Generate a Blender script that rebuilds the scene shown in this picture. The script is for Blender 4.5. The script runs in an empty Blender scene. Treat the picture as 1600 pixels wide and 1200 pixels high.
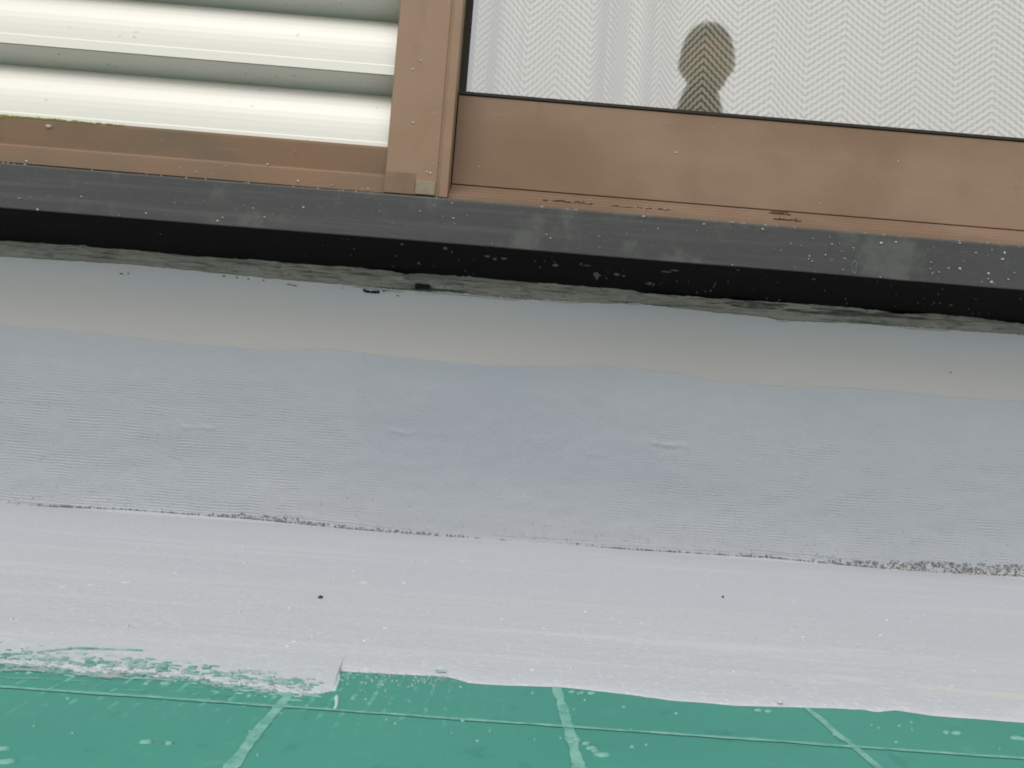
import bpy, bmesh, math, random
from mathutils import Vector, Matrix, noise
random.seed(7)
sc = bpy.context.scene
C = sc.collection

# ---------------------------------------------------------------- camera
cam_d = bpy.data.cameras.new('camera'); cam = bpy.data.objects.new('camera', cam_d); C.objects.link(cam)
sc.camera = cam
cam_d.sensor_width = 36.0; cam_d.lens = 31.5; cam_d.clip_start = 0.01; cam_d.clip_end = 500
# world axes seen from the camera (right, down, forward): level camera 9.5 cm over the floor, rolled 4.4 degrees, tilted up 4
R = Matrix(((0.9968, -0.0249, 0.0759), (0.0774, 0.0677, -0.9947), (0.0197, 0.9974, 0.0694)))
right, down, fwd = Vector(R[0]), Vector(R[1]), Vector(R[2])
m = Matrix((right, -down, -fwd)).transposed().to_4x4()
cam.matrix_world = Matrix.Translation((0, -0.90, 0.095)) @ m

# ---------------------------------------------------------------- sky, sun, exposure
EL, AZ = math.radians(58), math.radians(-20)      # sun height; azimuth off the straight-on direction
w = bpy.data.worlds.new('World'); sc.world = w; w.use_nodes = True
nt = w.node_tree; nt.nodes.clear()
sky = nt.nodes.new('ShaderNodeTexSky'); sky.sky_type = 'NISHITA'; sky.sun_disc = False
sky.sun_elevation = EL; sky.sun_rotation = math.radians(200); sky.air_density = 1.0; sky.dust_density = 6.0; sky.ozone_density = 1.0
hs = nt.nodes.new('ShaderNodeHueSaturation'); hs.inputs['Saturation'].default_value = 0.22
bg = nt.nodes.new('ShaderNodeBackground'); bg.inputs['Strength'].default_value = 0.05
wo = nt.nodes.new('ShaderNodeOutputWorld')
bg2 = nt.nodes.new('ShaderNodeBackground'); bg2.inputs['Color'].default_value = (0.97, 0.985, 1.0, 1); bg2.inputs['Strength'].default_value = 1.5   # even white cloud
ads = nt.nodes.new('ShaderNodeAddShader')
nt.links.new(sky.outputs[0], hs.inputs['Color']); nt.links.new(hs.outputs[0], bg.inputs[0]); nt.links.new(bg.outputs[0], ads.inputs[0]); nt.links.new(bg2.outputs[0], ads.inputs[1]); nt.links.new(ads.outputs[0], wo.inputs[0])
sd = bpy.data.lights.new('sun', 'SUN'); sd.energy = 0.9; sd.angle = math.radians(35); sd.color = (1.0, 0.97, 0.93)
sun = bpy.data.objects.new('sun', sd); C.objects.link(sun)
sdir = Vector((math.sin(AZ) * math.cos(EL), -math.cos(AZ) * math.cos(EL), math.sin(EL)))
sun.rotation_euler = sdir.to_track_quat('Z', 'Y').to_euler(); sun.location = sdir * 20
sc.view_settings.view_transform = 'Standard'; sc.view_settings.look = 'None'
sc.view_settings.exposure = 0.0; sc.view_settings.gamma = 1; sc.view_settings.use_curve_mapping = False
sc.cycles.pixel_filter_type = 'BLACKMAN_HARRIS'; sc.cycles.filter_width = 1.9
sc.cycles.transparent_max_bounces = 16

# ---------------------------------------------------------------- helpers
def tag(o, label=None, cat=None, group=None, kind=None):
    if label: o['label'] = label
    if cat: o['category'] = cat
    if group: o['group'] = group
    if kind: o['kind'] = kind
    return o
def empty(name, loc):
    o = bpy.data.objects.new(name, None); o.empty_display_size = 0.05; C.objects.link(o); o.location = loc; return o
def wloc(o):
    v = Vector(o.location)
    while o.parent: o = o.parent; v += Vector(o.location)
    return v
def obj(name, verts, faces, mat, parent=None, smooth=False, mats=None, fm=None):
    """verts in world coordinates; the mesh origin is put where its parent stands"""
    off = wloc(parent) if parent else Vector((0, 0, 0))
    me = bpy.data.meshes.new(name); me.from_pydata([tuple(Vector(v) - off) for v in verts], [], faces)
    for mm in (mats or [mat]): me.materials.append(mm)
    if fm:
        for p, i in zip(me.polygons, fm): p.material_index = i
    if smooth: me.polygons.foreach_set('use_smooth', [True] * len(me.polygons))
    me.update()
    o = bpy.data.objects.new(name, me); C.objects.link(o)
    if parent: o.parent = parent
    return o
def boxes(name, lst, mat, parent=None, bevel=0.0):
    vs, fs = [], []
    for (x0, y0, z0, x1, y1, z1) in lst:
        n = len(vs)
        vs += [(x0,y0,z0),(x1,y0,z0),(x1,y1,z0),(x0,y1,z0),(x0,y0,z1),(x1,y0,z1),(x1,y1,z1),(x0,y1,z1)]
        fs += [tuple(n + k for k in f) for f in ((0,3,2,1),(4,5,6,7),(0,1,5,4),(1,2,6,5),(2,3,7,6),(3,0,4,7))]
    o = obj(name, vs, fs, mat, parent)
    if bevel:
        b = o.modifiers.new('bevel', 'BEVEL'); b.width = bevel; b.segments = 3; b.limit_method = 'ANGLE'
    return o
def extrude_x(name, prof, x0, x1, mat, parent=None, nx=1, bevel=0.0, smooth=False, jit=0.0):
    """closed (y, z) profile run along x"""
    vs, fs = [], []; n = len(prof)
    for i in range(nx + 1):
        x = x0 + (x1 - x0) * i / nx
        for (y, z) in prof:
            dy = jit * noise.noise((x * 6, z * 9, 3.1)); dz = jit * noise.noise((x * 5, y * 9, 8.7))
            vs.append((x, y + dy, z + dz))
    for i in range(nx):
        for k in range(n):
            a = i * n + k; b = i * n + (k + 1) % n
            fs.append((a, b, b + n, a + n))
    fs.append(tuple(range(n))[::-1]); fs.append(tuple(nx * n + k for k in range(n)))
    o = obj(name, vs, fs, mat, parent, smooth=False)
    bm = bmesh.new(); bm.from_mesh(o.data); bmesh.ops.recalc_face_normals(bm, faces=bm.faces); bm.to_mesh(o.data); bm.free()
    if bevel:
        b = o.modifiers.new('bevel', 'BEVEL'); b.width = bevel; b.segments = 3; b.limit_method = 'ANGLE'; b.angle_limit = math.radians(35)
    return o
def grid(name, fn, nu, nv, mat, parent=None, smooth=True):
    vs = [fn(i / nu, j / nv) for j in range(nv + 1) for i in range(nu + 1)]
    fs = [(j*(nu+1)+i, j*(nu+1)+i+1, (j+1)*(nu+1)+i+1, (j+1)*(nu+1)+i) for j in range(nv) for i in range(nu)]
    return obj(name, vs, fs, mat, parent, smooth)
def interp(tab, x):
    if x <= tab[0][0]: return tab[0][1]
    for (a, b), (c, d) in zip(tab, tab[1:]):
        if x <= c: return b + (d - b) * (x - a) / (c - a)
    return tab[-1][1]
def blob(vs, fs, c, u, v, nrm, ru, rv, h, seg=9, rough=0.25):
    """low irregular dome: splash of paint or lump, lying on a surface"""
    n0 = len(vs); c = Vector(c); ph = random.random() * 9
    for ring, (s, hh) in enumerate(((1.0, -0.0004), (0.8, 0.75), (0.35, 1.0))):
        for k in range(seg):
            a = 2 * math.pi * k / seg
            r = s * (1 + rough * noise.noise((math.cos(a) * 1.3 + ph, math.sin(a) * 1.3, ph)) * 2)
            vs.append(tuple(c + u * (ru * r * math.cos(a)) + v * (rv * r * math.sin(a)) + nrm * (h * hh if ring else hh)))
    vs.append(tuple(c + nrm * h))
    for ring in range(2):
        for k in range(seg):
            a = n0 + ring * seg + k; b = n0 + ring * seg + (k + 1) % seg
            fs.append((a, b, b + seg, a + seg))
    t = n0 + 3 * seg
    for k in range(seg): fs.append((n0 + 2 * seg + k, n0 + 2 * seg + (k + 1) % seg, t))
UX, UY, UZ = Vector((1, 0, 0)), Vector((0, 1, 0)), Vector((0, 0, 1))

# ---------------------------------------------------------------- material helper
class Mat:
    def __init__(s, name, rough=0.5, metal=0.0, spec=0.5):
        s.m = bpy.data.materials.new(name); s.m.use_nodes = True
        s.t = s.m.node_tree; s.t.nodes.clear()
        s.out = s.n('ShaderNodeOutputMaterial'); s.b = s.n('ShaderNodeBsdfPrincipled')
        s.b.inputs['Roughness'].default_value = rough; s.b.inputs['Metallic'].default_value = metal
        s.b.inputs['Specular IOR Level'].default_value = spec
        s.l(s.b.outputs[0], s.out.inputs[0])
        g = s.n('ShaderNodeNewGeometry'); s.P = g.outputs['Position']
    def n(s, t): return s.t.nodes.new(t)
    def l(s, a, b): s.t.links.new(a, b)
    def map(s, scale=(1, 1, 1), rot=(0, 0, 0), loc=(0, 0, 0)):
        a = s.n('ShaderNodeMapping'); a.inputs['Scale'].default_value = scale; a.inputs['Rotation'].default_value = rot
        a.inputs['Location'].default_value = loc; s.l(s.P, a.inputs[0]); return a.outputs[0]
    def noise(s, scale, vscale=(1, 1, 1), detail=4, rough=0.55, loc=(0, 0, 0), dist=0.0):
        a = s.n('ShaderNodeTexNoise'); a.inputs['Scale'].default_value = scale; a.inputs['Detail'].default_value = detail
        a.inputs['Roughness'].default_value = rough; a.inputs['Distortion'].default_value = dist
        s.l(s.map(vscale, loc=loc), a.inputs['Vector']); return a.outputs['Fac']
    def ramp(s, x, a, b, lo=0.0, hi=1.0):
        r = s.n('ShaderNodeMapRange'); r.interpolation_type = 'SMOOTHSTEP'
        for k, v in zip(('From Min', 'From Max', 'To Min', 'To Max'), (a, b, lo, hi)): r.inputs[k].default_value = v
        s.l(x, r.inputs['Value']); return r.outputs[0]
    def math(s, op, a, b=None):
        r = s.n('ShaderNodeMath'); r.operation = op
        for k, v in enumerate((a, b)):
            if v is None: continue
            if isinstance(v, (int, float)): r.inputs[k].default_value = v
            else: s.l(v, r.inputs[k])
        return r.outputs[0]
    def mix(s, f, a, b):
        r = s.n('ShaderNodeMix'); r.data_type = 'RGBA'
        if isinstance(f, (int, float)): r.inputs['Factor'].default_value = f
        else: s.l(f, r.inputs['Factor'])
        for k, v in ((6, a), (7, b)):
            if isinstance(v, tuple): r.inputs[k].default_value = (*v, 1)
            else: s.l(v, r.inputs[k])
        return r.outputs[2]
    def col(s, c):
        if isinstance(c, tuple): s.b.inputs['Base Color'].default_value = (*c, 1)
        else: s.l(c, s.b.inputs['Base Color'])
        return s
    def bump(s, h, strength=0.5, dist=0.001):
        r = s.n('ShaderNodeBump'); r.inputs['Strength'].default_value = strength; r.inputs['Distance'].default_value = dist
        s.l(h, r.inputs['Height']); s.l(r.outputs[0], s.b.inputs['Normal']); return s
    def xyz(s):
        r = s.n('ShaderNodeSeparateXYZ'); s.l(s.P, r.inputs[0]); return r.outputs

# green waterproof floor
a = Mat('green_floor_paint', 0.5, spec=0.2)
x, y, z = a.xyz()
c = a.mix(a.noise(9, detail=5), (0.032, 0.168, 0.132), (0.050, 0.212, 0.166))
c = a.mix(a.ramp(a.noise(60, detail=6, rough=0.7), 0.56, 0.74, 0, 0.55), c, (0.088, 0.235, 0.19))
c = a.mix(a.ramp(a.noise(85, (1, .6, 1), 3, loc=(3, 1, 0)), 0.60, 0.70, 0, 0.45), c, (0.030, 0.135, 0.108))
# faint trowel ridges running away from the viewer, strongest beside the wall coating on the left
st = a.math('SINE', a.math('MULTIPLY', a.math('ADD', x, a.math('MULTIPLY', a.noise(14), 0.006)), 2 * math.pi / 0.0068))
msk = a.math('MULTIPLY', a.ramp(y, -0.625, -0.558), a.ramp(x, 0.03, -0.06))
msk2 = a.math('MULTIPLY', msk, a.ramp(a.noise(190, (1, .6, 1), 4, .7), 0.48, 0.64))
ridge = a.math('MULTIPLY', a.ramp(st, 0.55, 0.98), msk2)
c = a.mix(a.math('MULTIPLY', ridge, 0.8), c, (0.16, 0.36, 0.30))
a.col(c); a.bump(a.math('ADD', a.noise(260, detail=3), a.math('MULTIPLY', ridge, 0.6)), 0.35, 0.0006)
GREEN = a.m
a = Mat('green_joint', 0.5, spec=0.3)
a.col(a.mix(a.ramp(a.noise(130, detail=6, rough=.7), 0.35, 0.65), (0.070, 0.225, 0.178), (0.145, 0.315, 0.262))); a.bump(a.noise(300), .3, .0004); GJOINT = a.m

# pale grey coat on the floor
a = Mat('pale_grey_coat', 0.55, spec=0.3)
c = a.mix(a.noise(5, (.5, 1, 1), 5), (0.315, 0.330, 0.350), (0.355, 0.367, 0.383))
c = a.mix(a.ramp(a.noise(14, (.16, 2.2, 1), 5, .6), 0.50, 0.72, 0, .42), c, (0.415, 0.425, 0.435))
c = a.mix(a.ramp(a.noise(420, (1, .6, 1), detail=3), 0.55, 0.70, 0, .6), c, (0.43, 0.44, 0.45))
c = a.mix(a.ramp(a.noise(380, (1, .6, 1), 3, loc=(5, 5, 0)), 0.58, 0.72, 0, .4), c, (0.27, 0.28, 0.30))
x, y, z = a.xyz()
dm = a.math('MULTIPLY', a.ramp(x, 0.03, 0.16), a.math('MULTIPLY', a.ramp(y, -0.38, -0.44), a.ramp(a.noise(38, (.5, 1.4, 1), 5, .65), 0.50, 0.66)))
c = a.mix(a.math('MULTIPLY', dm, 0.55), c, (0.43, 0.405, 0.37))
thin = a.math('MULTIPLY', a.ramp(y, -0.525, -0.556), a.ramp(a.noise(150, (.45, 1.6, 1), 4, .7), 0.52, 0.66))
c = a.mix(a.math('MULTIPLY', a.math('MULTIPLY', thin, a.ramp(x, -.045, -.065)), 0.6), c, (0.17, 0.30, 0.26))
a.col(c); a.bump(a.math('ADD', a.noise(420, (.5, 1, 1), 3), a.math('MULTIPLY', a.noise(16, (.15, 2.5, 1), 4), 3.0)), 0.45, 0.0008); PALE = a.m

# smooth wall coat (upper band) and woven membrane
a = Mat('smooth_grey_coat', 0.35, spec=0.5)
x, y, z = a.xyz()
c = a.mix(a.noise(5, (.5, 1, 2), 3), (0.279, 0.268, 0.252), (0.302, 0.290, 0.273))
c = a.mix(a.math('MULTIPLY', a.ramp(a.math('ADD', z, a.math('MULTIPLY', a.noise(7), 0.02)), 0.222, 0.245), 0.7), c, (0.302, 0.306, 0.316))
a.col(c); a.bump(a.noise(30, (.4, 1, 1.5), 3), 0.25, 0.0015); SMOOTH = a.m

a = Mat('woven_membrane', 0.5, spec=0.35)
x, y, z = a.xyz()
c = a.mix(a.noise(4.5, detail=4, loc=(2, 0, 1)), (0.238, 0.258, 0.279), (0.285, 0.293, 0.301))
c = a.mix(a.ramp(a.noise(24, detail=5, rough=.65), 0.55, 0.75, 0, .22), c, (0.33, 0.34, 0.345))
c = a.mix(a.math('MULTIPLY', a.ramp(z, 0.075, 0.02), .35), c, (0.335, 0.345, 0.355))
pat = a.math('MULTIPLY', a.ramp(a.math('ABSOLUTE', a.math('ADD', x, a.math('MULTIPLY', a.math('SUBTRACT', a.noise(16, detail=5), .5), .35))), 0.30, 0.02), a.ramp(z, .035, .08))
c = a.mix(a.math('MULTIPLY', pat, .45), c, (0.222, 0.244, 0.270))
threads = a.math('SINE', a.math('MULTIPLY', a.math('ADD', z, a.math('ADD', a.math('MULTIPLY', a.noise(9, detail=2), 0.006), a.math('MULTIPLY', a.noise(70, detail=3, loc=(2, 8, 1)), 0.0022))), 2 * math.pi / 0.0029))
warp = a.math('SINE', a.math('MULTIPLY', a.math('ADD', x, a.math('ADD', a.math('MULTIPLY', a.noise(11, detail=2, loc=(4, 0, 0)), 0.006), a.math('MULTIPLY', a.noise(80, detail=3, loc=(5, 1, 7)), 0.0020))), 2 * math.pi / 0.0034))
mid = a.ramp(a.math('ABSOLUTE', a.math('SUBTRACT', x, 0.0)), 0.05, 0.22, 0.12, 1.0)      # smoothed-over centre
low = a.ramp(z, 0.17, 0.11)
worn = a.ramp(a.noise(34, (.8, 1, 1.5), 6, .68, loc=(1, 5, 2)), 0.40, 0.62, 0.05, 1)
mk = a.math('MULTIPLY', a.math('MULTIPLY', a.math('MULTIPLY', mid, low), worn), 0.55)
wx = a.ramp(x, -0.1, 0.2, 0.45, 1.0)
h = a.math('MULTIPLY', a.math('ADD', threads, a.math('MULTIPLY', warp, wx)), mk)
tick = a.ramp(a.noise(900, (1, 1, .35), 2), .62, .72)
c = a.mix(a.math('MULTIPLY', tick, a.math('MULTIPLY', low, .22)), c, (0.42, 0.43, 0.43))
c = a.mix(a.math('MULTIPLY', a.ramp(h, 0.6, 1.6), 0.40), c, (0.41, 0.42, 0.425))
c = a.mix(a.math('MULTIPLY', a.ramp(h, -0.6, -1.6), 0.32), c, (0.20, 0.215, 0.23))
gr = a.noise(520, detail=2)
a.col(c)
a.bump(a.math('ADD', a.math('MULTIPLY', h, 0.7), a.math('ADD', a.math('MULTIPLY', gr, .9), a.math('MULTIPLY', a.noise(70, detail=5, rough=.65), 1.8))), 0.55, 0.0007); MEMB = a.m

# mortar / old sealant
a = Mat('old_sealant', 0.75, spec=0.25)
c = a.mix(a.noise(45, (.18, 1, 1.6), 6, .7), (0.12, 0.12, 0.10), (0.27, 0.262, 0.22))
c = a.mix(a.ramp(a.noise(60, (.12, 1, 2.5), 5, .7, loc=(7, 2, 0)), 0.58, 0.66, 0, .8), c, (0.022, 0.022, 0.018))
c = a.mix(a.ramp(a.noise(22, (.25, 1, 1), 5, .6, loc=(3, 9, 1)), 0.64, 0.74, 0, .55), c, (0.25, 0.23, 0.18))
a.col(c); a.bump(a.noise(160, (.3, 1, 2), 5, .7), 0.9, 0.0016); SEAL = a.m
def flat(name, col, rough=0.6, spec=0.3, var=0.25):
    a = Mat(name, rough, spec=spec)
    a.col(a.mix(a.noise(180, detail=3), tuple(v * (1 - var) for v in col), tuple(min(1, v * (1 + var)) for v in col))); return a.m
SPECK = flat('dried_white_paint', (0.31, 0.31, 0.28), 0.6)
SPECKD = flat('dried_grey_paint', (0.075, 0.075, 0.068), 0.6)
PSPOT = flat('pale_spot', (0.37, 0.385, 0.40), 0.5, var=.04)
VOID = flat('void_black', (0.006, 0.006, 0.006), 0.7, 0.1)  # black colour standing in for the dark inside holes and gaps
DOT = flat('mesh_hole_dark', (0.12, 0.12, 0.118), 0.9, 0.05, .45)
LIP = flat('pale_lip', (0.40, 0.39, 0.36), 0.5, var=.1)

# dark sill face
a = Mat('dark_sill_face', 0.5, spec=0.25)
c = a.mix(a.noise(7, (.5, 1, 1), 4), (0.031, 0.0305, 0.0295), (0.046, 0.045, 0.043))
c = a.mix(a.ramp(a.noise(75, (.05, 1, 2), 6, .65), 0.48, 0.70, 0, .6), c, (0.066, 0.065, 0.060))
c = a.mix(a.ramp(a.noise(13, (1, 1, 1), 6, .7, loc=(1.3, 0, 4)), 0.50, 0.66, 0, .6), c, (0.085, 0.085, 0.074))
c = a.mix(a.ramp(a.noise(420, detail=2, loc=(1, 2, 3)), 0.69, 0.76, 0, .5), c, (0.20, 0.19, 0.17))
a.col(c); a.bump(a.noise(200, (.3, 1, 1), 4), 0.35, 0.0006); SILL = a.m
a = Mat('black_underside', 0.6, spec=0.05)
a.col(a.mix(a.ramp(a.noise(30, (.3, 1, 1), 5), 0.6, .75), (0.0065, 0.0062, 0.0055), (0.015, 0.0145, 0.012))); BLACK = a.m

# brown anodised aluminium
def brown(name, ca, cb, seed, rough=0.5):
    a = Mat(name, rough, metal=0.1, spec=0.22)
    c = a.mix(a.ramp(a.noise(9, (.7, 1, 1), 5, loc=(seed, 0, 0)), .3, .7), ca, cb)
    c = a.mix(a.ramp(a.noise(16, (1.6, 1, .5), 6, .7, loc=(seed, 3, 1)), 0.55, 0.72, 0, .30), c, tuple(v * .70 for v in ca))
    c = a.mix(a.ramp(a.noise(420, (.04, 1, 1), 2, loc=(seed, 8, 1)), 0.70, 0.78, 0, .25), c, (0.30, 0.24, 0.18))
    c = a.mix(a.ramp(a.noise(70, (.05, 1, 1.5), 4, .6, loc=(0, seed, 0)), 0.52, 0.75, 0, .10), c, tuple(v * .72 for v in ca))
    c = a.mix(a.ramp(a.noise(300, detail=2, loc=(seed, 5, 3)), 0.72, 0.77, 0, .5), c, (0.33, 0.29, 0.23))
    a.col(c); a.bump(a.noise(350, (.3, 1, 1), 3), .15, .0004); return a.m
BROWN = brown('brown_anodised_frame', (0.175, 0.108, 0.062), (0.225, 0.142, 0.090), 1)
BROWN2 = brown('brown_anodised_sash', (0.158, 0.096, 0.056), (0.215, 0.136, 0.092), 5)
BROWN3 = brown('weathered_brown_rail', (0.135, 0.094, 0.062), (0.190, 0.110, 0.064), 9)
DBROWN = flat('dark_brown_gasket_strip', (0.022, 0.016, 0.011), 0.6, .2)
GREYB = flat('grey_plastic_stop', (0.19, 0.15, 0.10), 0.6)
GRIME = flat('dark_grime', (0.085, 0.055, 0.036), 0.8, .1)

a = Mat('white_shutter_paint', 0.38, spec=0.4)
c = a.mix(a.noise(12, (.25, 1, 1), 4), (0.56, 0.52, 0.465), (0.61, 0.57, 0.515))
c = a.mix(a.ramp(a.noise(95, (1, 1, 1), 3, loc=(2, 2, 2)), 0.70, 0.75, 0, .5), c, (0.22, 0.22, 0.20))
c = a.mix(a.ramp(a.noise(24, (.1, 1, 1), 5, .6), 0.58, 0.8, 0, .3), c, (0.55, 0.50, 0.42))
a.col(c); a.bump(a.noise(30, (.2, 1, 1), 3), .12, .0008); WHITE = a.m

a = Mat('outer_wall_render', 0.8, spec=.2)
a.col(a.mix(a.noise(9, detail=5), (0.42, 0.40, 0.36), (0.5, 0.48, 0.44))); a.bump(a.noise(220, detail=4), .6, .002); RENDER = a.m
ROOM = flat('dim_room_paint', (0.16, 0.15, 0.14), 0.9, .1)

# glass: reflecting coat over a clear pane
m = bpy.data.materials.new('window_glass'); m.use_nodes = True; t = m.node_tree; t.nodes.clear()
o_ = t.nodes.new('ShaderNodeOutputMaterial'); mx = t.nodes.new('ShaderNodeMixShader')
tr = t.nodes.new('ShaderNodeBsdfTransparent'); tr.inputs[0].default_value = (0.95, 0.97, 0.96, 1)
gl = t.nodes.new('ShaderNodeBsdfGlossy'); gl.inputs['Roughness'].default_value = 0.03
lw = t.nodes.new('ShaderNodeLayerWeight'); lw.inputs['Blend'].default_value = 0.5
pw = t.nodes.new('ShaderNodeMath'); pw.operation = 'POWER'; pw.inputs[1].default_value = 5; t.links.new(lw.outputs['Facing'], pw.inputs[0])
fr = t.nodes.new('ShaderNodeMath'); fr.operation = 'MULTIPLY_ADD'; fr.inputs[1].default_value = 0.8; fr.inputs[2].default_value = 0.28; t.links.new(pw.outputs[0], fr.inputs[0])
t.links.new(fr.outputs[0], mx.inputs[0]); t.links.new(tr.outputs[0], mx.inputs[1]); t.links.new(gl.outputs[0], mx.inputs[2]); t.links.new(mx.outputs[0], o_.inputs[0])
GLASS = m

# herringbone net curtain: threads let the dark room through between them
m = bpy.data.materials.new('herringbone_net'); m.use_nodes = True; t = m.node_tree; t.nodes.clear()
def N(k): return t.nodes.new(k)
def M_(op, a, b=None, c=None):
    r = N('ShaderNodeMath'); r.operation = op
    for k, v in enumerate((a, b, c)):
        if v is None: continue
        if isinstance(v, (int, float)): r.inputs[k].default_value = v
        else: t.links.new(v, r.inputs[k])
    return r.outputs[0]
uv = N('ShaderNodeUVMap'); uv.uv_map = 'UVMap'; sp = N('ShaderNodeSeparateXYZ'); t.links.new(uv.outputs[0], sp.inputs[0])
U, V = sp.outputs[0], sp.outputs[1]
PER, RISE, PITCH, CELL = 0.0835, 0.032, 0.0081, 0.0058
nz = N('ShaderNodeTexNoise'); nz.inputs['Scale'].default_value = 30; t.links.new(uv.outputs[0], nz.inputs['Vector'])
V2 = M_('ADD', V, M_('MULTIPLY', nz.outputs['Fac'], 0.0022))
tri = M_('MULTIPLY', M_('ABSOLUTE', M_('SUBTRACT', M_('FRACT', M_('DIVIDE', U, PER)), 0.5)), 2.0)   # 0 at apex .. 1 at valley
s = M_('DIVIDE', M_('ADD', V2, M_('MULTIPLY', tri, RISE)), PITCH)
stripe = M_('SINE', M_('MULTIPLY', s, 2 * math.pi))
cell = M_('SINE', M_('MULTIPLY', M_('DIVIDE', U, CELL), 2 * math.pi))
hole = N('ShaderNodeMapRange'); hole.interpolation_type = 'SMOOTHSTEP'
hole.inputs['From Min'].default_value = -0.15; hole.inputs['From Max'].default_value = 0.85
t.links.new(M_('ADD', stripe, M_('MULTIPLY', cell, 0.45)), hole.inputs['Value'])
cover = M_('SUBTRACT', 0.90, M_('MULTIPLY', hole.outputs[0], 0.68))
df = N('ShaderNodeBsdfDiffuse'); df.inputs[0].default_value = (0.53, 0.455, 0.355, 1)
tl = N('ShaderNodeBsdfTranslucent'); tl.inputs[0].default_value = (0.3, 0.3, 0.28, 1)
ad = N('ShaderNodeMixShader'); ad.inputs[0].default_value = 0.12; t.links.new(df.outputs[0], ad.inputs[1]); t.links.new(tl.outputs[0], ad.inputs[2])
tr = N('ShaderNodeBsdfTransparent'); mx = N('ShaderNodeMixShader'); o_ = N('ShaderNodeOutputMaterial')
t.links.new(cover, mx.inputs[0]); t.links.new(tr.outputs[0], mx.inputs[1]); t.links.new(ad.outputs[0], mx.inputs[2]); t.links.new(mx.outputs[0], o_.inputs[0])
NET = m

# ================================================================ SETTING
X0, X1 = -1.6, 1.6
fl = obj('balcony_floor', [(-40, -60, 0), (40, -60, 0), (40, 0.02, 0), (-40, 0.02, 0)], [(0, 1, 2, 3)], GREEN)
tag(fl, kind='structure')
# joints of the floor boards showing through the paint: slightly raised, uneven
def joint(p0, p1, wd, n=300, h=0.0):
    p0, p1 = Vector(p0), Vector(p1); d = (p1 - p0).normalized(); q = Vector((-d.y, d.x, 0)); vs, fs = [], []
    for i in range(n + 1):
        p = p0.lerp(p1, i / n); f = .95 + 0.35 * noise.noise((p.x * 90, p.y * 90, wd * 999)) + .35 * noise.noise((p.x * 420, p.y * 420, 3)); o = q * (0.0006 * noise.noise((p.x * 50, p.y * 50, 7)))
        for k, (s_, hh) in enumerate(((-.5, 0.0), (-.25, h), (.25, h), (.5, 0.0))): vs.append(p + o + q * (wd * f * s_) + UZ * (hh - 0.00005 * 0))
    for i in range(n):
        for k in range(3): fs.append((i*4+k, i*4+k+1, (i+1)*4+k+1, (i+1)*4+k))
    return obj('joint_line', vs, fs, GJOINT, fl, True)
for xx in [0.0345 + 0.0997 * k for k in range(-1, 14)]:
    joint((xx, -1.25, 0.0002), (xx, -0.527, 0.0002), 0.0040 if abs(xx) < .1 else 0.0030)
for yy in (-0.5836, -0.785, -0.985, -1.185):
    joint((-1.6, yy, 0.0003), (1.6, yy, 0.0003), 0.0024, 1400, 0.0)

# ---- pale grey coat brushed over the floor, hand-cut front edge
SEAMZ = [(-1.6,.0),(-0.4756,-0.0003),(-0.3508,0.0038),(-0.2248,0.0037),(-0.0977,0.0005),(0.0299,-0.0008),(0.1578,0.0016),(0.2866,0.0033),(0.3773,0.0017),(0.4489,0.0008),(0.5465,0.0040),(1.6,.002)]
EDGE = [(-0.60,-0.552),(-0.40,-0.548),(-0.25,-0.552),(-0.176,-0.5546),(-0.161,-0.5561),(-0.1503,-0.5588),(-0.1272,-0.5579),(-0.1033,-0.5587),(-0.0855,-0.5629),(-0.0712,-0.5643),
 (-0.0601,-0.5637),(-0.0540,-0.560),(-0.0537,-0.5320),(-0.0353,-0.5312),(-0.0096,-0.5288),(0.000,-0.5365),(0.0162,-0.5356),(0.0344,-0.5327),(0.0573,-0.5352),
 (0.0819,-0.5409),(0.1047,-0.5415),(0.1315,-0.5376),(0.159,-0.5335),(0.1631,-0.5361),(0.1728,-0.532),(0.1843,-0.5354),(0.2227,-0.5367),(0.4,-0.54),(0.7,-0.533)]
xs = []
x_ = -1.6
while x_ < 1.6:
    xs.append(x_); x_ += 0.0008 if -0.22 < x_ < -0.045 else (0.0022 if -0.045 <= x_ < 0.3 else 0.012)
xs += [-0.05395, -0.0536]; xs.sort()
def edge_y(x):
    y = interp(EDGE, x) + (.0045 * min(1, max(0, (-.056 - x) / .02)) if x < -.056 else 0)
    if x < -0.0538:
        y += 0.0042 * noise.noise((x * 95, 1.7, 0)) + 0.0035 * noise.noise((x * 330, 4.1, 0)) + 0.002 * noise.noise((x * 900, 2.0, 0))
    else:
        y += 0.0009 * noise.noise((x * 60, 9, 0)) + 0.0005 * noise.noise((x * 250, 5, 0))
    return y
NEAR = [(0.0, .0001), (.0006, .0004), (.002, .0007), (.005, .0011), (.010, .0015)]
FAR = [-.515, -.50, -.48, -.45, -.41, -.36, -.30, -.23, -.16, -.09, -.04, -.012, -.006, -.0036, -.0022]
vs, fs = [], []
for x_ in xs:
    e = edge_y(x_); sz = max(0, interp(SEAMZ, x_))
    pts = [(e + d, h) for d, h in NEAR] + [(y, .0018) for y in FAR]
    for k, (yy, zz) in enumerate(pts):
        if yy > -.5: zz += 0.0009 * noise.noise((x_ * 7, yy * 22, 0))
        if yy > -.008: zz = max(zz, sz + .0004 * (1 if yy > -.003 else .6)) if yy > -.004 else max(zz, sz * .6)
        xx = x_ + (.15 * max(0, -.532 - yy) if x_ < -.0538 else 0)
        vs.append((xx, yy, zz))
rows = pts
n = len(rows)
for i in range(len(xs) - 1):
    for j in range(n - 1): fs.append((i*n+j, (i+1)*n+j, (i+1)*n+j+1, i*n+j+1))
coat = obj('floor_coating', vs, fs, PALE, None, True); tag(coat, kind='structure')

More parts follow.
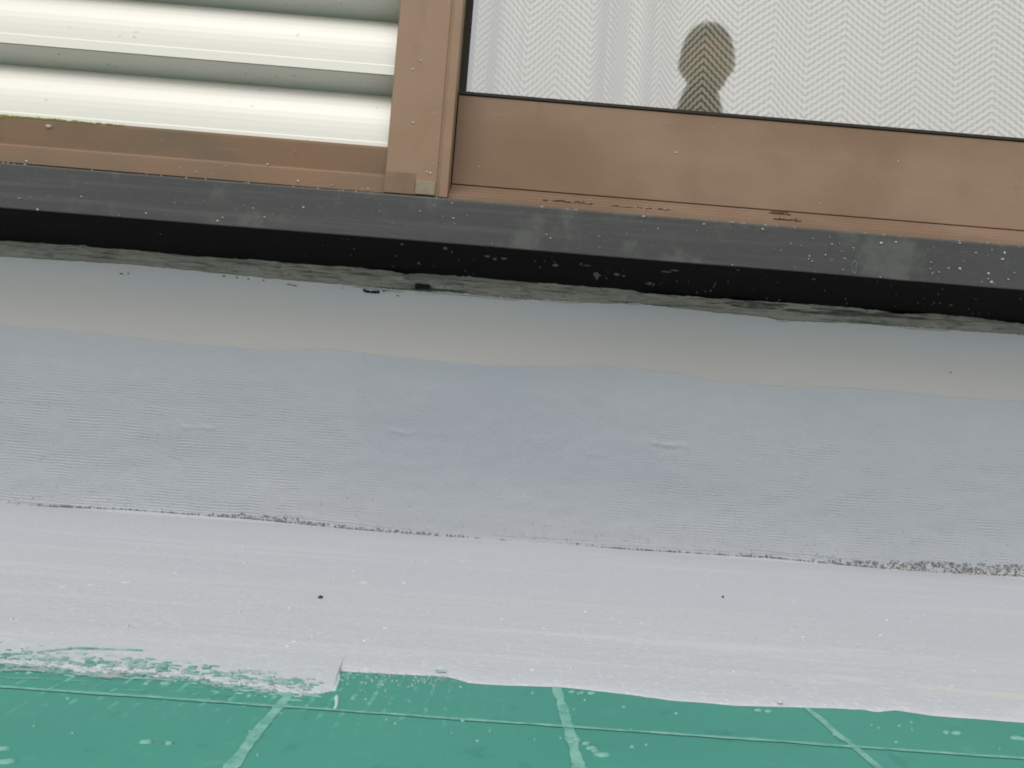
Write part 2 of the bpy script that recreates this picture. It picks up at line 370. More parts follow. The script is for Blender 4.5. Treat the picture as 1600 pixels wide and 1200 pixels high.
# brush fibres at the ragged left part of the edge and green gaps left in the coat
def fibres(name, items, mat, parent, nrm, u, v):
    vs, fs = [], []
    for (c, ru, rv, h) in items: blob(vs, fs, c, u, v, nrm, ru, rv, h, 8, 0.5)
    o = obj(name, vs, fs, mat, parent, True); o['kind'] = 'stuff'; return o
it = []
for _ in range(420):
    x_ = random.uniform(-0.205, -0.055); e = edge_y(x_)
    it.append(((x_, e - abs(random.gauss(0, 0.0050)), 0.0001), random.uniform(.0003, .0022), random.uniform(.0002, .0006), .00025))
for _ in range(60):
    x_ = random.uniform(-0.0532, -0.01); e = edge_y(x_)
    it.append(((x_, e - abs(random.gauss(0.002, 0.010)), 0.0001), random.uniform(.0003, .0007), random.uniform(.0004, .0014), .0004))
for _ in range(60):
    x_ = random.uniform(-0.20, 0.25)
    it.append(((x_, random.uniform(-.66, -.54), 0.0001), random.uniform(.0003, .0008), random.uniform(.0003, .0009), .0004))
SMEAR = flat('thin_grey_smear', (0.15, 0.27, 0.235), .5, .3, .25)
fibres('brush_fleck', it, SMEAR, coat, UZ, UX, UY)
it = []
for _ in range(420):
    x_ = random.uniform(-0.20, -0.056); e = edge_y(x_); it.append(((x_, e - random.uniform(-.003, .0035), 0.0003), random.uniform(.0004, .0026), random.uniform(.0002, .0007), .0005))
fibres('brush_stroke', it, PALE, coat, UZ, UX, UY)
it = []
for _ in range(330):
    x_ = random.uniform(-0.20, -0.056); e = edge_y(x_); d = abs(random.gauss(0, 0.0055))
    it.append(((x_, e + .0005 + d, .0008 + min(.001, d * .12)), random.uniform(.0003, .0024), random.uniform(.0002, .0006), .0003))
for k in range(28):      # the long green scratch left bare by the brush
    f = k / 27; it.append(((-0.1601 + .0264 * f, -0.5328 + .0039 * f, 0.0018), .0011, .0007 * (1.3 - f * .7), .0006))
for k in range(12):
    f = k / 11; it.append(((-0.168 + .009 * f, -0.5415 + .008 * f, 0.0018), .0009, .0006, .0005))
for (a_, b_) in ((0.1345, -0.5115), (0.136, -0.5112), (-0.0135, -0.5265), (-0.0115, -.5262), (-0.172, -.532)):
    it.append(((a_, b_, 0.0018), .0012, .0004, .0002))
a = Mat('bare_green', .5, spec=.25); a.col(a.mix(a.ramp(a.noise(150, (.5, 1, 1), 4, .7), .40, .62), (0.075, 0.200, 0.162), (0.225, 0.290, 0.275))); BARE = a.m
fibres('bare_gap', it, BARE, coat, UZ, UX, UY)
# thin dragged wash of the same grey where the brush ran dry
a = Mat('dry_brush_wash', 0.55, spec=.2); a.col((0.30, 0.345, 0.345))
x, y, z = a.xyz()
n1 = a.noise(170, (.42, 1.3, 1), 5, .72, loc=(4, 2, 0)); n2 = a.noise(240, (1.5, .30, 1), 4, .7)
left = a.ramp(x, -.050, -.054)
fall = a.ramp(y, -.580, -.556); fallr = a.ramp(y, -.556, -.530)
aL = a.math('MULTIPLY', left, a.ramp(a.math('ADD', n1, a.math('MULTIPLY', fall, .20)), .62, .82))
aR = a.math('MULTIPLY', a.math('MULTIPLY', a.math('SUBTRACT', 1.0, left), a.ramp(x, .02, -.035)), a.math('MULTIPLY', a.ramp(a.math('ADD', n2, a.math('MULTIPLY', fallr, .14)), .60, .76), .55))
al = a.math('ADD', aL, aR); tb = a.n('ShaderNodeBsdfTransparent'); mx_ = a.n('ShaderNodeMixShader')
a.l(a.math('MULTIPLY', al, .85), mx_.inputs[0]); a.l(tb.outputs[0], mx_.inputs[1]); a.l(a.b.outputs[0], mx_.inputs[2]); a.l(mx_.outputs[0], a.out.inputs[0])
wsh = grid('thin_wash', lambda u, v: (-.26 + .29 * u, -.59 + .062 * v, .00045), 30, 6, a.m, coat)
# white drip crossing onto the green
vs, fs = [], []
for k in range(26):
    f = k / 25; p = (-0.0537 + .0072 * f + .0004 * math.sin(f * 9), -0.534 - .046 * f, 0.0002)
    if f > .55 and random.random() < .35: continue
    blob(vs, fs, p, UX, UY, UZ, .0010 * (1.1 - .6 * f), .0024, .0006, 8)
d = obj('paint_drip', vs, fs, flat('drip_grey', (0.32, 0.42, 0.40), .5), coat, True); d['kind'] = 'stuff'
# dabs on the green
vs, fs = [], []
for (a_, b_, r) in ((-0.1233,-0.6488,.0017),(-0.1291,-0.6397,.0014),(-0.0939,-0.6267,.0014),(-0.0874,-0.6265,.0012),(-0.0778,-0.5743,.001),(0.0404,-0.6045,.0013),(0.0412,-.6072,.001),
                    (0.0429,-0.6101,.0018),(0.039,-.6005,.001),(0.036,-.597,.0012),(0.034,-.6,.001),(0.1841,-0.5581,.0016),(0.180,-.558,.0012),(0.2067,-0.5592,.002),(0.1158,-0.5465,.0012),(0.112,-.5462,.001),
                    (0.0403,-0.5387,.001),(0.048,-0.5386,.0012),(0.044,-.539,.0009)):
    blob(vs, fs, (a_, b_, 0.0002), Vector((.94, .34, 0)), Vector((-.34, .94, 0)), UZ, r * 1.5, r * .8, .0006, 9, .4)
d = obj('paint_dab', vs, fs, flat('dab_green_grey', (0.11, 0.26, 0.215), .5), fl, True); d['kind'] = 'stuff'
# pale spots, dark grit on the coat
vs, fs = [], []
for (a_, b_, r) in ((-0.2218,-0.407,.0030),(-0.2115,-0.3955,.0030),(-0.1985,-0.38,.0036),(-0.0726,-0.3193,.0036),(-0.0484,-0.3077,.0026),(-0.1607,-0.2751,.002),(-0.1869,-0.3353,.002),(-0.0802,-0.5035,.0012),(0.0357,-0.4256,.0015)):
    blob(vs, fs, (a_, b_, 0.0018), UX, UY, UZ, r, r * 1.7, .0005, 12, .2)
for _ in range(90):
    y_ = random.uniform(-.545, -.05); k = (abs(y_ + .9)) ; blob(vs, fs, (random.uniform(-.7, .7) * k * 1.1, y_, 0.0017), UX, UY, UZ, random.uniform(.0004, .0013), random.uniform(.0006, .0018), .0006, 7, .4)
d = obj('pale_spot', vs, fs, PSPOT, coat, True); d['kind'] = 'stuff'
vs, fs = [], []
for (a_, b_, r) in ((-0.0885,-0.3842,.0017),(0.1699,-0.2728,.0009)):
    blob(vs, fs, (a_, b_, 0.0018), UX, UY, UZ, r, r * 1.6, .0012, 10, .25)
d = obj('dark_grit', vs, fs, flat('grit', (.02, .02, .02), .8), coat, True)

# ================================================================ WALL UPSTAND
wall = empty('upstand_wall', (0, 0, 0)); tag(wall, 'low grey rendered wall below the black window sill, freshly coated in waterproof paint', 'wall', kind='thing')
def wf(u, v):
    x = X0 + (X1 - X0) * u; z = 0.262 * v
    y = 0.0008 * noise.noise((x * 5, z * 16, 2)) + 0.0010 * noise.noise((x * 2.2, z * 5, 6))
    return (x, y, z)
grid('wall_face', wf, 400, 40, SMOOTH, wall)
MT = [(-1.6,.176),(-0.4947,0.1752),(-0.4568,0.1757),(-0.3997,0.175),(-0.3041,0.1723),(-0.2275,0.1722),(-0.1641,0.1782),(-0.1125,0.1758),(-0.0351,0.1734),(0.0485,0.1774),(0.1065,0.1826),(0.1455,0.1817),(0.1845,0.1815),(0.224,0.1755),(0.2762,0.1756),(0.3414,0.1794),(0.4071,0.1799),(0.4729,0.1785),(0.5389,0.1797),(1.6,.176)]
def memb(u, v):
    x = X0 + (X1 - X0) * u
    top = interp(MT, x) + 0.0008 * noise.noise((x * 60, 0, 0)); bot = interp(SEAMZ, x) + .0006 + 0.0009 * noise.noise((x * 110, 3, 0))
    z = bot + (top - bot) * v
    y0 = 0.0008 * noise.noise((x * 5, z * 16, 2)) + 0.0010 * noise.noise((x * 2.2, z * 5, 6))
    t = -0.0016 - 0.0007 * noise.noise((x * 13, z * 26, 5)) * min(1, (1 - v) * 6) - 0.0003 * noise.noise((x * 45, z * 80, 8)) * min(1, (1 - v) * 6)
    # wrinkles in the cloth
    for (cx, cz, sx, k, amp) in ((0.1790, 0.1062, 0.018, 14, .0016), (-0.29, 0.0896, 0.02, 8, .0009), (-0.09, 0.1007, 0.016, 6, .0007), (0.11, .092, .012, 14, .0006)):
        dx = x - cx
        if abs(dx) < sx * 2.2:
            zc = cz + k * dx * dx * (1 if dx > 0 else .45) + .004 * noise.noise((x * 130, cz * 50, 1)) + (.0 if dx > 0 else -dx * .12)
            if noise.noise((x * 260, 4, cz * 9)) < -.25: continue
            t -= amp * math.exp(-((z - zc) / .0016) ** 2) * math.exp(-(dx / sx) ** 4)
    lip = math.exp(-v * 40); t -= 0.0012 * lip
    if v >= 0.999: t = -0.0001
    return (x, y0 + t, z)
N_U = 1500
vs = []; 
vv = [0, .006, .012, .02] + [.02 + .965 * k / 90 for k in range(1, 91)] + [.992, .9975, 1.0]
for v in vv:
    for i in range(N_U + 1): vs.append(memb(i / N_U, v))
fs = [(j*(N_U+1)+i, j*(N_U+1)+i+1, (j+1)*(N_U+1)+i+1, (j+1)*(N_U+1)+i) for j in range(len(vv)-1) for i in range(N_U)]
mem = obj('membrane_cloth', vs, fs, MEMB, wall, True)

# open weave at the bottom hem: rows of holes the paint did not fill
vs, fs = [], []; vl, fl_ = [], []
def hole(x, dz, r, dy=0.0):
    z = interp(SEAMZ, x) + dz
    y = memb((x - X0) / (X1 - X0), max(0, min(1, (z - interp(SEAMZ, x)) / .17)))[1] - .0009 if dz > 0 else -.0045 + dy
    c = Vector((x + random.gauss(0, .0002), y, z + random.gauss(0, .00022)))
    seg = 6; n0 = len(vs); ph = random.random() * 6
    for k in range(seg):
        a_ = ph + 6.283 * k / seg; rr = r * random.uniform(.6, 1.2)
        vs.append((c.x + rr * math.cos(a_) * 1.15, c.y - (0 if dz > 0 else 0.0), c.z + rr * math.sin(a_)))
    fs.append(tuple(n0 + k for k in range(seg))[::-1])
DENS = [(-.5,.95),(-.40,.85),(-.36,.25),(-.33,.1),(-.27,.55),(-.24,.95),(-.19,.95),(-.16,.6),(-.12,.8),(-.07,.9),(.0,.75),(.1,.9),(.17,.85),(.2,.5),(.27,.65),(.30,.35),(.34,.6),(.38,.9),(.41,1),(.6,1)]
ROWS = [(-.5,1),(-.39,1),(-.27,1),(-.245,2.4),(-.20,3.2),(-.175,2),(-.12,1.3),(-.06,2.0),(0,1.2),(.18,1),(.25,1.2),(.37,2.2),(.41,4.5),(.45,6),(.6,6)]
x_ = -1.2
while x_ < 1.2:
    dn, rw = max(.6, interp(DENS, x_)), interp(ROWS, x_)
    for r in range(int(math.ceil(rw))):
        p = dn * (1 if r < int(rw) else rw - int(rw)) * (.85 if r else 1)
        if random.random() < p * (.72 + .5 * noise.noise((x_ * 60, r * 3, 0))):
            hole(x_ + (r % 2) * .0011, .0011 + r * .0019, random.uniform(.0005, .0012) * (1 if r else 1.2))
    if random.random() < .30 + .6 * dn: hole(x_ + .0009, .0012, random.uniform(.0003, .0007))
    x_ += .0021
for _ in range(420):     # stray pinholes near the hem and on the cloth
    xx = random.uniform(-.6, .6); hole(xx, abs(random.gauss(.002, .012)) + .002, random.uniform(.0002, .0005))
for (px, pz) in ((-.44,.10),(-.43,.055),(.42,.035),(-.3,.06),(-.33,.075)):
    for _ in range(12): hole(px + random.gauss(0, .008), pz + random.gauss(0, .006), random.uniform(.0002, .00045))
o = obj('weave_hole', vs, fs, DOT, wall); o['kind'] = 'stuff'
# ridge of thin thread edge just above the holes
def ridge(xa, xb, dz, th, wob):
    n = int((xb - xa) / .002); v2, f2 = [], []
    for i in range(n + 1):
        x = xa + (xb - xa) * i / n; taper = math.sin(math.pi * min(1, max(0, i / n))) ** .4
        z = interp(SEAMZ, x) + dz + wob * noise.noise((x * 40, dz * 900, 0)); y = memb((x - X0) / (X1 - X0), min(1, max(0, (z - interp(SEAMZ, x)) / .17)))[1]
        h = th * taper * (.7 + .6 * noise.noise((x * 200, 1, dz)))
        for (a_, b_) in ((-1, .0002), (-.3, -.8), (.5, -.8), (1, .0002)): v2.append((x, y + b_ * (h if b_ < 0 else 1), z + a_ * h))
    for i in range(n):
        for k in range(3): f2.append((i*4+k, i*4+k+1, (i+1)*4+k+1, (i+1)*4+k))
    return v2, f2
V2, F2 = [], []
for args in ((-.24, -.05, .0062, .0008, .001), (-.47, -.40, .0030, .0009, .0008), (.05, .36, .0042, .0008, .0012), (.26, .40, .0072, .0009, .0008), (-.25,-.1,.0035,.0006,.0008), (.0,.14,.0075,.0007,.001)):
    a_, b_ = ridge(*args); k = len(V2); V2 += a_; F2 += [tuple(q + k for q in f) for f in b_]
o = obj('hem_thread', V2, F2, MEMB, wall, True); o['kind'] = 'stuff'
# sandy flecks in the open weave at the right
vs, fs = [], []
for _ in range(240):
    xx = random.uniform(.405, .60); z = interp(SEAMZ, xx) + random.uniform(.0003, .0055) * random.random()
    blob(vs, fs, (xx, -.0042, z), UX, UZ, -UY, random.uniform(.0004, .0011), random.uniform(.0003, .0007), .0003, 6, .4)
o = obj('sandy_fleck', vs, fs, flat('sandy', (.45, .42, .35), .8, .1), wall); o['kind'] = 'stuff'

# ---- sealant bead in the angle under the sill
CT = [(-1.6,.262),(-0.5035,0.2614),(-0.3764,0.2627),(-0.2484,0.2627),(-0.1519,0.2621),(-0.0935,0.2596),(-0.0552,0.2634),(0.0096,0.2627),(0.0937,0.2660),(0.14,0.2594),(0.2381,0.2594),(0.3299,0.2615),(0.3892,0.2603),(0.4026,0.2575),(0.4551,0.2636),(0.495,0.2602),(0.5348,0.2587),(1.6,.26)]
CB = [(-1.6,.246),(-0.5017,0.2454),(-0.3748,0.2479),(-0.2468,0.2452),(-0.1504,0.2446),(-0.1052,0.2436),(-0.0537,0.2452),(0.0111,0.2438),(0.0434,0.2451),(0.0759,0.2451),(0.1407,0.249),(0.2061,0.247),(0.2716,0.2457),(0.2849,0.2434),(0.3701,0.2469),(0.4294,0.2471),(0.5352,0.2489),(1.6,.246)]
def bead(u, v):
    x = X0 + (X1 - X0) * u
    top = interp(CT, x) + .0011 * noise.noise((x * 55, 2, 0)) + .0007 * noise.noise((x * 210, 5, 0)); bot = interp(CB, x) + .0006 * noise.noise((x * 70, 7, 0)) + .0007 * noise.noise((x * 260, 7, 1))
    z = bot + (top - bot) * v
    bul = math.sin(math.pi * min(1, v * .62 + .02)) ** .6
    lay = .0024 * noise.noise((x * 28, z * 420, 3)) + .0018 * noise.noise((x * 60, z * 200, 1)) + .0016 * noise.noise((x * 90, z * 700, 5)) + .0016 * (1 if noise.noise((x * 22, z * 260, 9)) > .12 else 0)
    y = -.0015 - .0065 * bul * v ** .4 - lay * min(1, 6 * v)
    if v == 0: y = .0004
    return (x, y, z)
grid('sealant_bead', bead, 2200, 18, SEAL, wall, smooth=False)
vs, fs = [], []
for (xa, xb, dz) in ((-.06, .02, -.0003), (.0434, .0600, .0), (.062, .078, .0), (.13, .1405, 0), (.285, .295, .0), (-.07, -.03, -.0005), (.41, .46, -.0004), (-.15, -.1, -.0005)):
    x = xa
    while x < xb:
        blob(vs, fs, (x, -.0016, interp(CB, x) + dz + random.gauss(0, .0002)), UX, UZ, -UY, .0012, random.uniform(.0003, .0008), .0006, 7, .3); x += .0013
o = obj('pale_lip', vs, fs, LIP, wall, True); o['kind'] = 'stuff'
vs, fs = [], []
for (a_, b_, ru, rv) in ((-.1375,.2403,.0024,.0017),(-.1345,.2396,.0022,.0012),(-.131,.2394,.0025,.0010),(-.1275,.2397,.0023,.0014),(-.1245,.2400,.0022,.0014),(-.1184,.2413,.0009,.0007),(-.1152,.2418,.0004,.0004),
                         (-.2669,.2431,.0008,.0006),(-.2553,.2427,.0008,.0006),(-.2398,.2426,.001,.0006),(-.1604,.2412,.0006,.0006),(-.2087,.2399,.0026,.0003),(-.214,.2404,.0018,.0003),(-.3818,.2377,.0016,.0004),(-.375,.2385,.0012,.0004),
                         (-.28,.2437,.0014,.0005),(-.104,.2378,.0011,.0004),(.463,.2041,.0004,.0007)):
    blob(vs, fs, (a_, -.0008, b_), UX, UZ, -UY, ru, rv, .0007, 9, .35)
obj('void_fleck', vs, fs, VOID, wall)['kind'] = 'stuff'  # thin black flecks painted for the darkness of small holes under the bead
# black box set on the bead as the darkness of a square gap
boxes('bead_gap_dark', [(-.0870, -.0100, .2462, -.0720, -.001, .2498)], VOID, wall, .0006)

# ================================================================ WINDOW SILL
sill = empty('window_sill', (0, -0.035, 0.28)); tag(sill, 'dark grey window sill with black underside and specks of dried paint, above the grey wall', 'window sill', kind='thing')
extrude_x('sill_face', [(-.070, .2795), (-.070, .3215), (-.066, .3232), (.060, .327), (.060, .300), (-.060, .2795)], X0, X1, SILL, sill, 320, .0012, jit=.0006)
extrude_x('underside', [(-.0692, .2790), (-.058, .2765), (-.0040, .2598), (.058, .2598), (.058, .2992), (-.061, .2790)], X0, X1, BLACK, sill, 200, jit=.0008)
vs, fs = [], []
SS = [(-0.3965,0.296),(-0.4352,0.277),(-0.3355,0.2852),(-0.2689,0.2834),(-0.1908,0.3027),(-0.2376,0.2982),(-0.0816,0.3081),(-0.049,0.2991),(0.1425,0.31),(0.2129,0.3216),(0.1284,0.3205),(0.1858,0.3179),(0.3028,0.2979),(0.3213,0.2957),
 (0.3554,0.3133),(0.3694,0.3157),(0.4307,0.3195),(0.4741,0.3137),(0.4465,0.3115),(0.4725,0.3074),(0.4595,0.2928),(0.4629,0.2845),(0.4841,0.2954),(0.0419,0.2925),(0.2419,0.3175),(0.3084,0.3088),(0.4317,0.2949),(0.4039,0.2988)]
for (a_, b_) in SS:
    r = random.uniform(.0006, .0013); blob(vs, fs, (a_, -.0704, max(.2805, b_)), UX, UZ, -UY, r * random.uniform(1, 1.4), r * .9, .0006, 8, .35)
for _ in range(190):
    xx = random.uniform(-.7, .7)
    if random.random() > .18 + .65 * (xx > .2): continue
    r = random.uniform(.00025, .0007); blob(vs, fs, (xx, -.0704, random.uniform(.2805, .3205)), UX, UZ, -UY, r * random.uniform(.8, 2), r, .0004, 6, .4)
for _ in range(60): # paint lying along the upper edge
    xx = random.uniform(-.6, .6); blob(vs, fs, (xx, -.0685, .3222), UX, UZ, -UY, random.uniform(.0004, .0012), .0006, .0006, 6, .4)
obj('paint_speck', vs, fs, SPECK, sill, True)['kind'] = 'stuff'
# small oval ring of dried paint
vs, fs = [], []
for k in range(20):
    a_ = 6.283 * k / 20; blob(vs, fs, (.3309 + .0022 * math.cos(a_), -.0704, .2882 + .0058 * math.sin(a_)), UX, UZ, -UY, .0007, .0009, .0004, 6, .3)
for k in range(7): blob(vs, fs, (.3303 + .0004 * k, -.0704, .2846 + .0011 * k), UX, UZ, -UY, .0005, .0007, .0004, 6, .3)
obj('paint_ring', vs, fs, flat('blue_grey_paint', (.10, .105, .125), .6), sill, True)
# scrapes on the underside
vs, fs = [], []
def us(a_, y_, ru, rv):
    z = .2598 + (-.004 - y_) / (.054) * .0167 - .0003; nrm = Vector((0, -.295, -.955)); blob(vs, fs, (a_, y_, z), UX, Vector((0, .955, -.295)), nrm, ru, rv, .0006, 8, .5)
for (a_, y_, ru, rv) in ((-.33,-.045,.001,.001),(-.083,-.028,.0014,.0022),(-.097,-.062,.0012,.0015),(-.056,-.060,.0026,.002),(-.05,-.055,.001,.0015),(-.009,-.048,.0022,.002),(0,-.05,.0036,.0012),(-.0165,-.052,.004,.0014),
                         (.074,-.052,.0012,.002),(.05,-.045,.0026,.0024),(.0915,-.033,.0036,.005),(.093,-.03,.0022,.006),(.1116,-.038,.0034,.0022),(.118,-.036,.0016,.001),(.145,-.025,.003,.002),(.150,-.024,.0016,.001),(.297,-.058,.0018,.001),
                         (.222,-.064,.0012,.001),(.2081,-.02,.0012,.002),(.1954,-.014,.0012,.001),(.2085,-.032,.0005,.006),(.4451,-.03,.001,.002),(.08,-.05,.0036,.0006),(.156,-.05,.005,.0008),(.165,-.054,.004,.0007)):
    us(a_, y_, ru, rv)
for _ in range(70): us(random.uniform(-.2, .7), random.uniform(-.066, -.012), random.uniform(.0003, .0008), random.uniform(.0004, .0012))
obj('scrape', vs, fs, SPECKD, sill, True)['kind'] = 'stuff'

# ================================================================ STORM SHUTTER (left)
sh = empty('storm_shutter', (-.7, -.045, .3275)); tag(sh, 'white ribbed storm shutter in a brown metal frame at the left of the window', 'shutter', kind='thing')
TOP = 1.30
def rib(z):           # one pressed rib, (y, z) from bottom to top; front at -.050
    f, b = -.0470, -.0330
    prof = [(f, z), (f, z + .0090), (f + .0012, z + .0096)]
    pts = [(f, z), (f + .0004, z + .0085)]
    return pts
P = 0.0770
def slat(zb, h=P):
    """faces from the foot of the downward slope up: rounded valley, upward-leaning white face is below it"""
    # zb = lower lip of this rib's vertical nose
    f, b = -.0480, -.0150
    prof = []
    for k in range(11):    # white face below nose of the next rib: starts at nose top, leans back going up, rounds into the valley
        t_ = k / 10; prof.append((f + .0004 + (b - f - .0004) * t_ ** 2.9, zb + .0100 + (h - .0100 - .0085) * t_))
    prof = [(f, zb), (f, zb + .0090)] + prof + [(f - .0000 + .0004, zb + h - .0006)]
    return prof
z0 = .4455 - P
k = 0
while z0 < TOP:
    pr = slat(z0); back = [(y + .0016, z + .0004) for (y, z) in reversed(pr)]
    o = extrude_x('slat', pr + back, -1.5, -.116, WHITE, sh, 40, jit=.0003)
    for p in o.data.polygons: p.use_smooth = False
    z0 += P; k += 1
boxes('back_panel', [(-1.5, -.0050, .35, -.118, -.0030, TOP)], WHITE, sh)
extrude_x('bottom_rail', [(-.0480, .3275), (-.0520, .3275), (-.0520, .3440), (-.0500, .3452), (-.0490, .3460), (-.0525, .3700), (-.0525, .3727), (-.0300, .3727), (-.0300, .3275)], -1.56, -.1195, BROWN3, sh, 1, .0005)
# stile: broad flat, then a shallow groove and a narrow flange
def stile(x0, x1, name='stile'):
    pr = [(x0, -.030), (x0, -.0535), (x0 + .001, -.0550), (x1 - .0115, -.0550), (x1 - .0105, -.0535), (x1 - .0090, -.0535), (x1 - .0080, -.0545), (x1, -.0545), (x1, -.012), (x1 - .004, -.012), (x1 - .004, -.030)]
    vs = [(x, y, z) for z in (.3275, TOP + .03) for (x, y) in pr]; n = len(pr)
    fs = [(k, (k + 1) % n, n + (k + 1) % n, n + k) for k in range(n)] + [tuple(range(n))[::-1], tuple(range(n, 2 * n))]
    o = obj(name, vs, fs, BROWN, sh)
    bm = bmesh.new(); bm.from_mesh(o.data); bmesh.ops.recalc_face_normals(bm, faces=bm.faces); bm.to_mesh(o.data); bm.free()
    b = o.modifiers.new('bevel', 'BEVEL'); b.width = .0004; b.segments = 2; b.limit_method = 'ANGLE'
    return o
stile(-.1200, -.0590)
boxes('stile', [(-1.56, -.055, .3275, -1.5, -.03, TOP + .03)], BROWN, sh, .0008)
boxes('top_rail', [(-1.498, -.054, TOP, -.1205, -.03, TOP + .03)], BROWN, sh, .0008)
boxes('corner_stop', [(-.0898, -.0570, .3278, -.0710, -.0552, .3415)], GREYB, sh, .0008)
extrude_x('corner_plate', [(-.0556, .3278), (-.0556, .3480), (-.0545, .3480), (-.0545, .3278)], -.1195, -.0905, BROWN3, sh)
# yellowish lichen line along the lower edge of the panel
vs, fs = [], []
for _ in range(90):
    xx = random.triangular(-.52, -.36, -.44); blob(vs, fs, (xx, -.0526, .3722 + random.gauss(0, .0004)), UX, UZ, -UY, random.uniform(.001, .004), .0008, .0006, 7, .4)
obj('lichen', vs, fs, flat('lichen_yellow', (.22, .22, .07), .9), sh, True)['kind'] = 'stuff'
vs, fs = [], []
for (a_, b_, r) in ((-0.0953,0.4594,.0010),(-0.1019,0.4499,.0010),(-0.0772,0.4508,.0006),(-0.0975,0.3977,.0013),(-0.0746,0.3587,.0007),(-0.077,0.3497,.0014),(-.08,.3505,.0009)):
    blob(vs, fs, (a_, -.0552, b_), UX, UZ, -UY, r * 1.1, r, .0006, 9, .25)
for (a_, b_, r) in ((-0.4431,0.3654,.0018),(-.4450,.366,.001),(-0.2335,0.3466,.0011),(-0.2078,0.3614,.0007),(-0.1461,0.3452,.0006)):
    blob(vs, fs, (a_, -.0525 if b_ > .35 else -.0502, b_), UX, UZ, -UY, r * 1.2, r, .0008, 9, .25)
for (a_, b_, r) in ((-0.2027,0.3323,.0012),(-0.1355,0.3303,.0009),(-.4604,.3301,.0011),(-.3,.333,.0008),(-.17,.331,.0007)):
    blob(vs, fs, (a_, -.0522, b_), UX, UZ, -UY, r * 1.2, r, .0006, 9, .25)
obj('paint_speck', vs, fs, SPECK, sh, True)['kind'] = 'stuff'
# insect-dirt specks on the white ribs
vs, fs = [], []
for _ in range(26):
    kz = random.choice((0, 1, 2)); b_ = .4455 - P + kz * P; blob(vs, fs, (random.uniform(-.5, -.13), -.0440, b_ + P - random.uniform(.005, .018)), UX, Vector((0, -.53, .85)), Vector((0, -.85, -.53)), random.uniform(.0004, .001), random.uniform(.0006, .0015), .0009, 7, .4)
obj('dirt_speck', vs, fs, flat('dirt', (.25, .25, .23), .8), sh, True)['kind'] = 'stuff'

# ================================================================ SLIDING WINDOW (right)
win = empty('sliding_window', (.6, -.01, .3275)); tag(win, 'sliding window with a brown metal sash and clear glass in front of a net curtain', 'window', kind='thing')
extrude_x('track', [(-.0480, .3272), (-.0480, .3335), (-.0400, .3352), (-.0400, .3385), (-.0300, .3400), (-.0300, .3440), (.030, .3440), (.030, .3272)], -.0588, 1.56, BROWN2, win, 1, .0005)
extrude_x('bottom_rail', [(-.0200, .3515), (-.0200, .4424), (-.0185, .4432), (.010, .4432), (.010, .3515)], -.0580, 1.50, BROWN2, win, 1, .0006)
extrude_x('rail_foot', [(-.0185, .3445), (-.0185, .3510), (.008, .3510), (.008, .3445)], -.0580, 1.50, DBROWN, win)
extrude_x('rail_lip', [(-.0225, .3452), (-.0225, .3498), (-.0190, .3502), (-.0190, .3448)], -.0580, 1.50, BROWN2, win, 1, .0003)
boxes('gasket', [(-.0580, -.0212, .4434, 1.50, .0030, .4463)], DBROWN, win)
boxes('side_strip', [(-.0578, -.0040, .4466, -.0520, .0035, TOP - .0505)], DBROWN, win)  # dark strip filling the black gap between stile and curtain
boxes('side_post', [(1.50, -.02, .3275, 1.56, .01, TOP)], BROWN2, win, .001)
boxes('top_rail', [(-.058, -.02, TOP - .05, 1.499, .01, TOP)], BROWN2, win, .001)
boxes('inner_stile', [(-.112, -.0190, .3515, -.0590, .010, TOP - .0505)], BROWN3, win)
boxes('glass_pane', [(-.0519, -.0015, .4464, 1.50, .0015, TOP - .05)], GLASS, win)
bpy.data.objects['glass_pane'].data  # single-sided reflection is enough: keep only the front face
g = bpy.data.objects['glass_pane']; bm = bmesh.new(); bm.from_mesh(g.data)
bmesh.ops.delete(bm, geom=[f for f in bm.faces if f.normal.y > -.5], context='FACES'); bm.to_mesh(g.data); bm.free()
vs, fs = [], []
for (a_, b_) in ((-0.0324,0.3709),(0.1646,0.4019),(0.1543,0.4307),(0.2005,0.43),(0.3902,0.4117),(0.3645,0.3877),(0.313,0.3617)):
    r = random.uniform(.0006, .0010) * (1.6 if a_ == .1646 else 1); blob(vs, fs, (a_, -.0202, b_), UX, UZ, -UY, r, r, .0005, 8, .3)
obj('paint_speck', vs, fs, SPECK, win, True)['kind'] = 'stuff'
vs, fs = [], []
for (xa, n_, dx) in ((.262, 26, .0010), (.035, 22, .0022), (.10, 20, .003)):
    for k in range(n_): blob(vs, fs, (xa + dx * k, -.0405 - .0000, .3368 + random.gauss(0, .0007)), UX, UZ, -UY, random.uniform(.001, .0022), random.uniform(.0002, .0007), .0005, 7, .4)
for k in range(26): blob(vs, fs, (.262 + .001 * k * .8, -.0228, .3475 + random.gauss(0, .0014)), UX, UZ, -UY, random.uniform(.001, .0022), random.uniform(.0003, .0007), .0004, 7, .4)
obj('grime', vs, fs, GRIME, win, True)['kind'] = 'stuff'

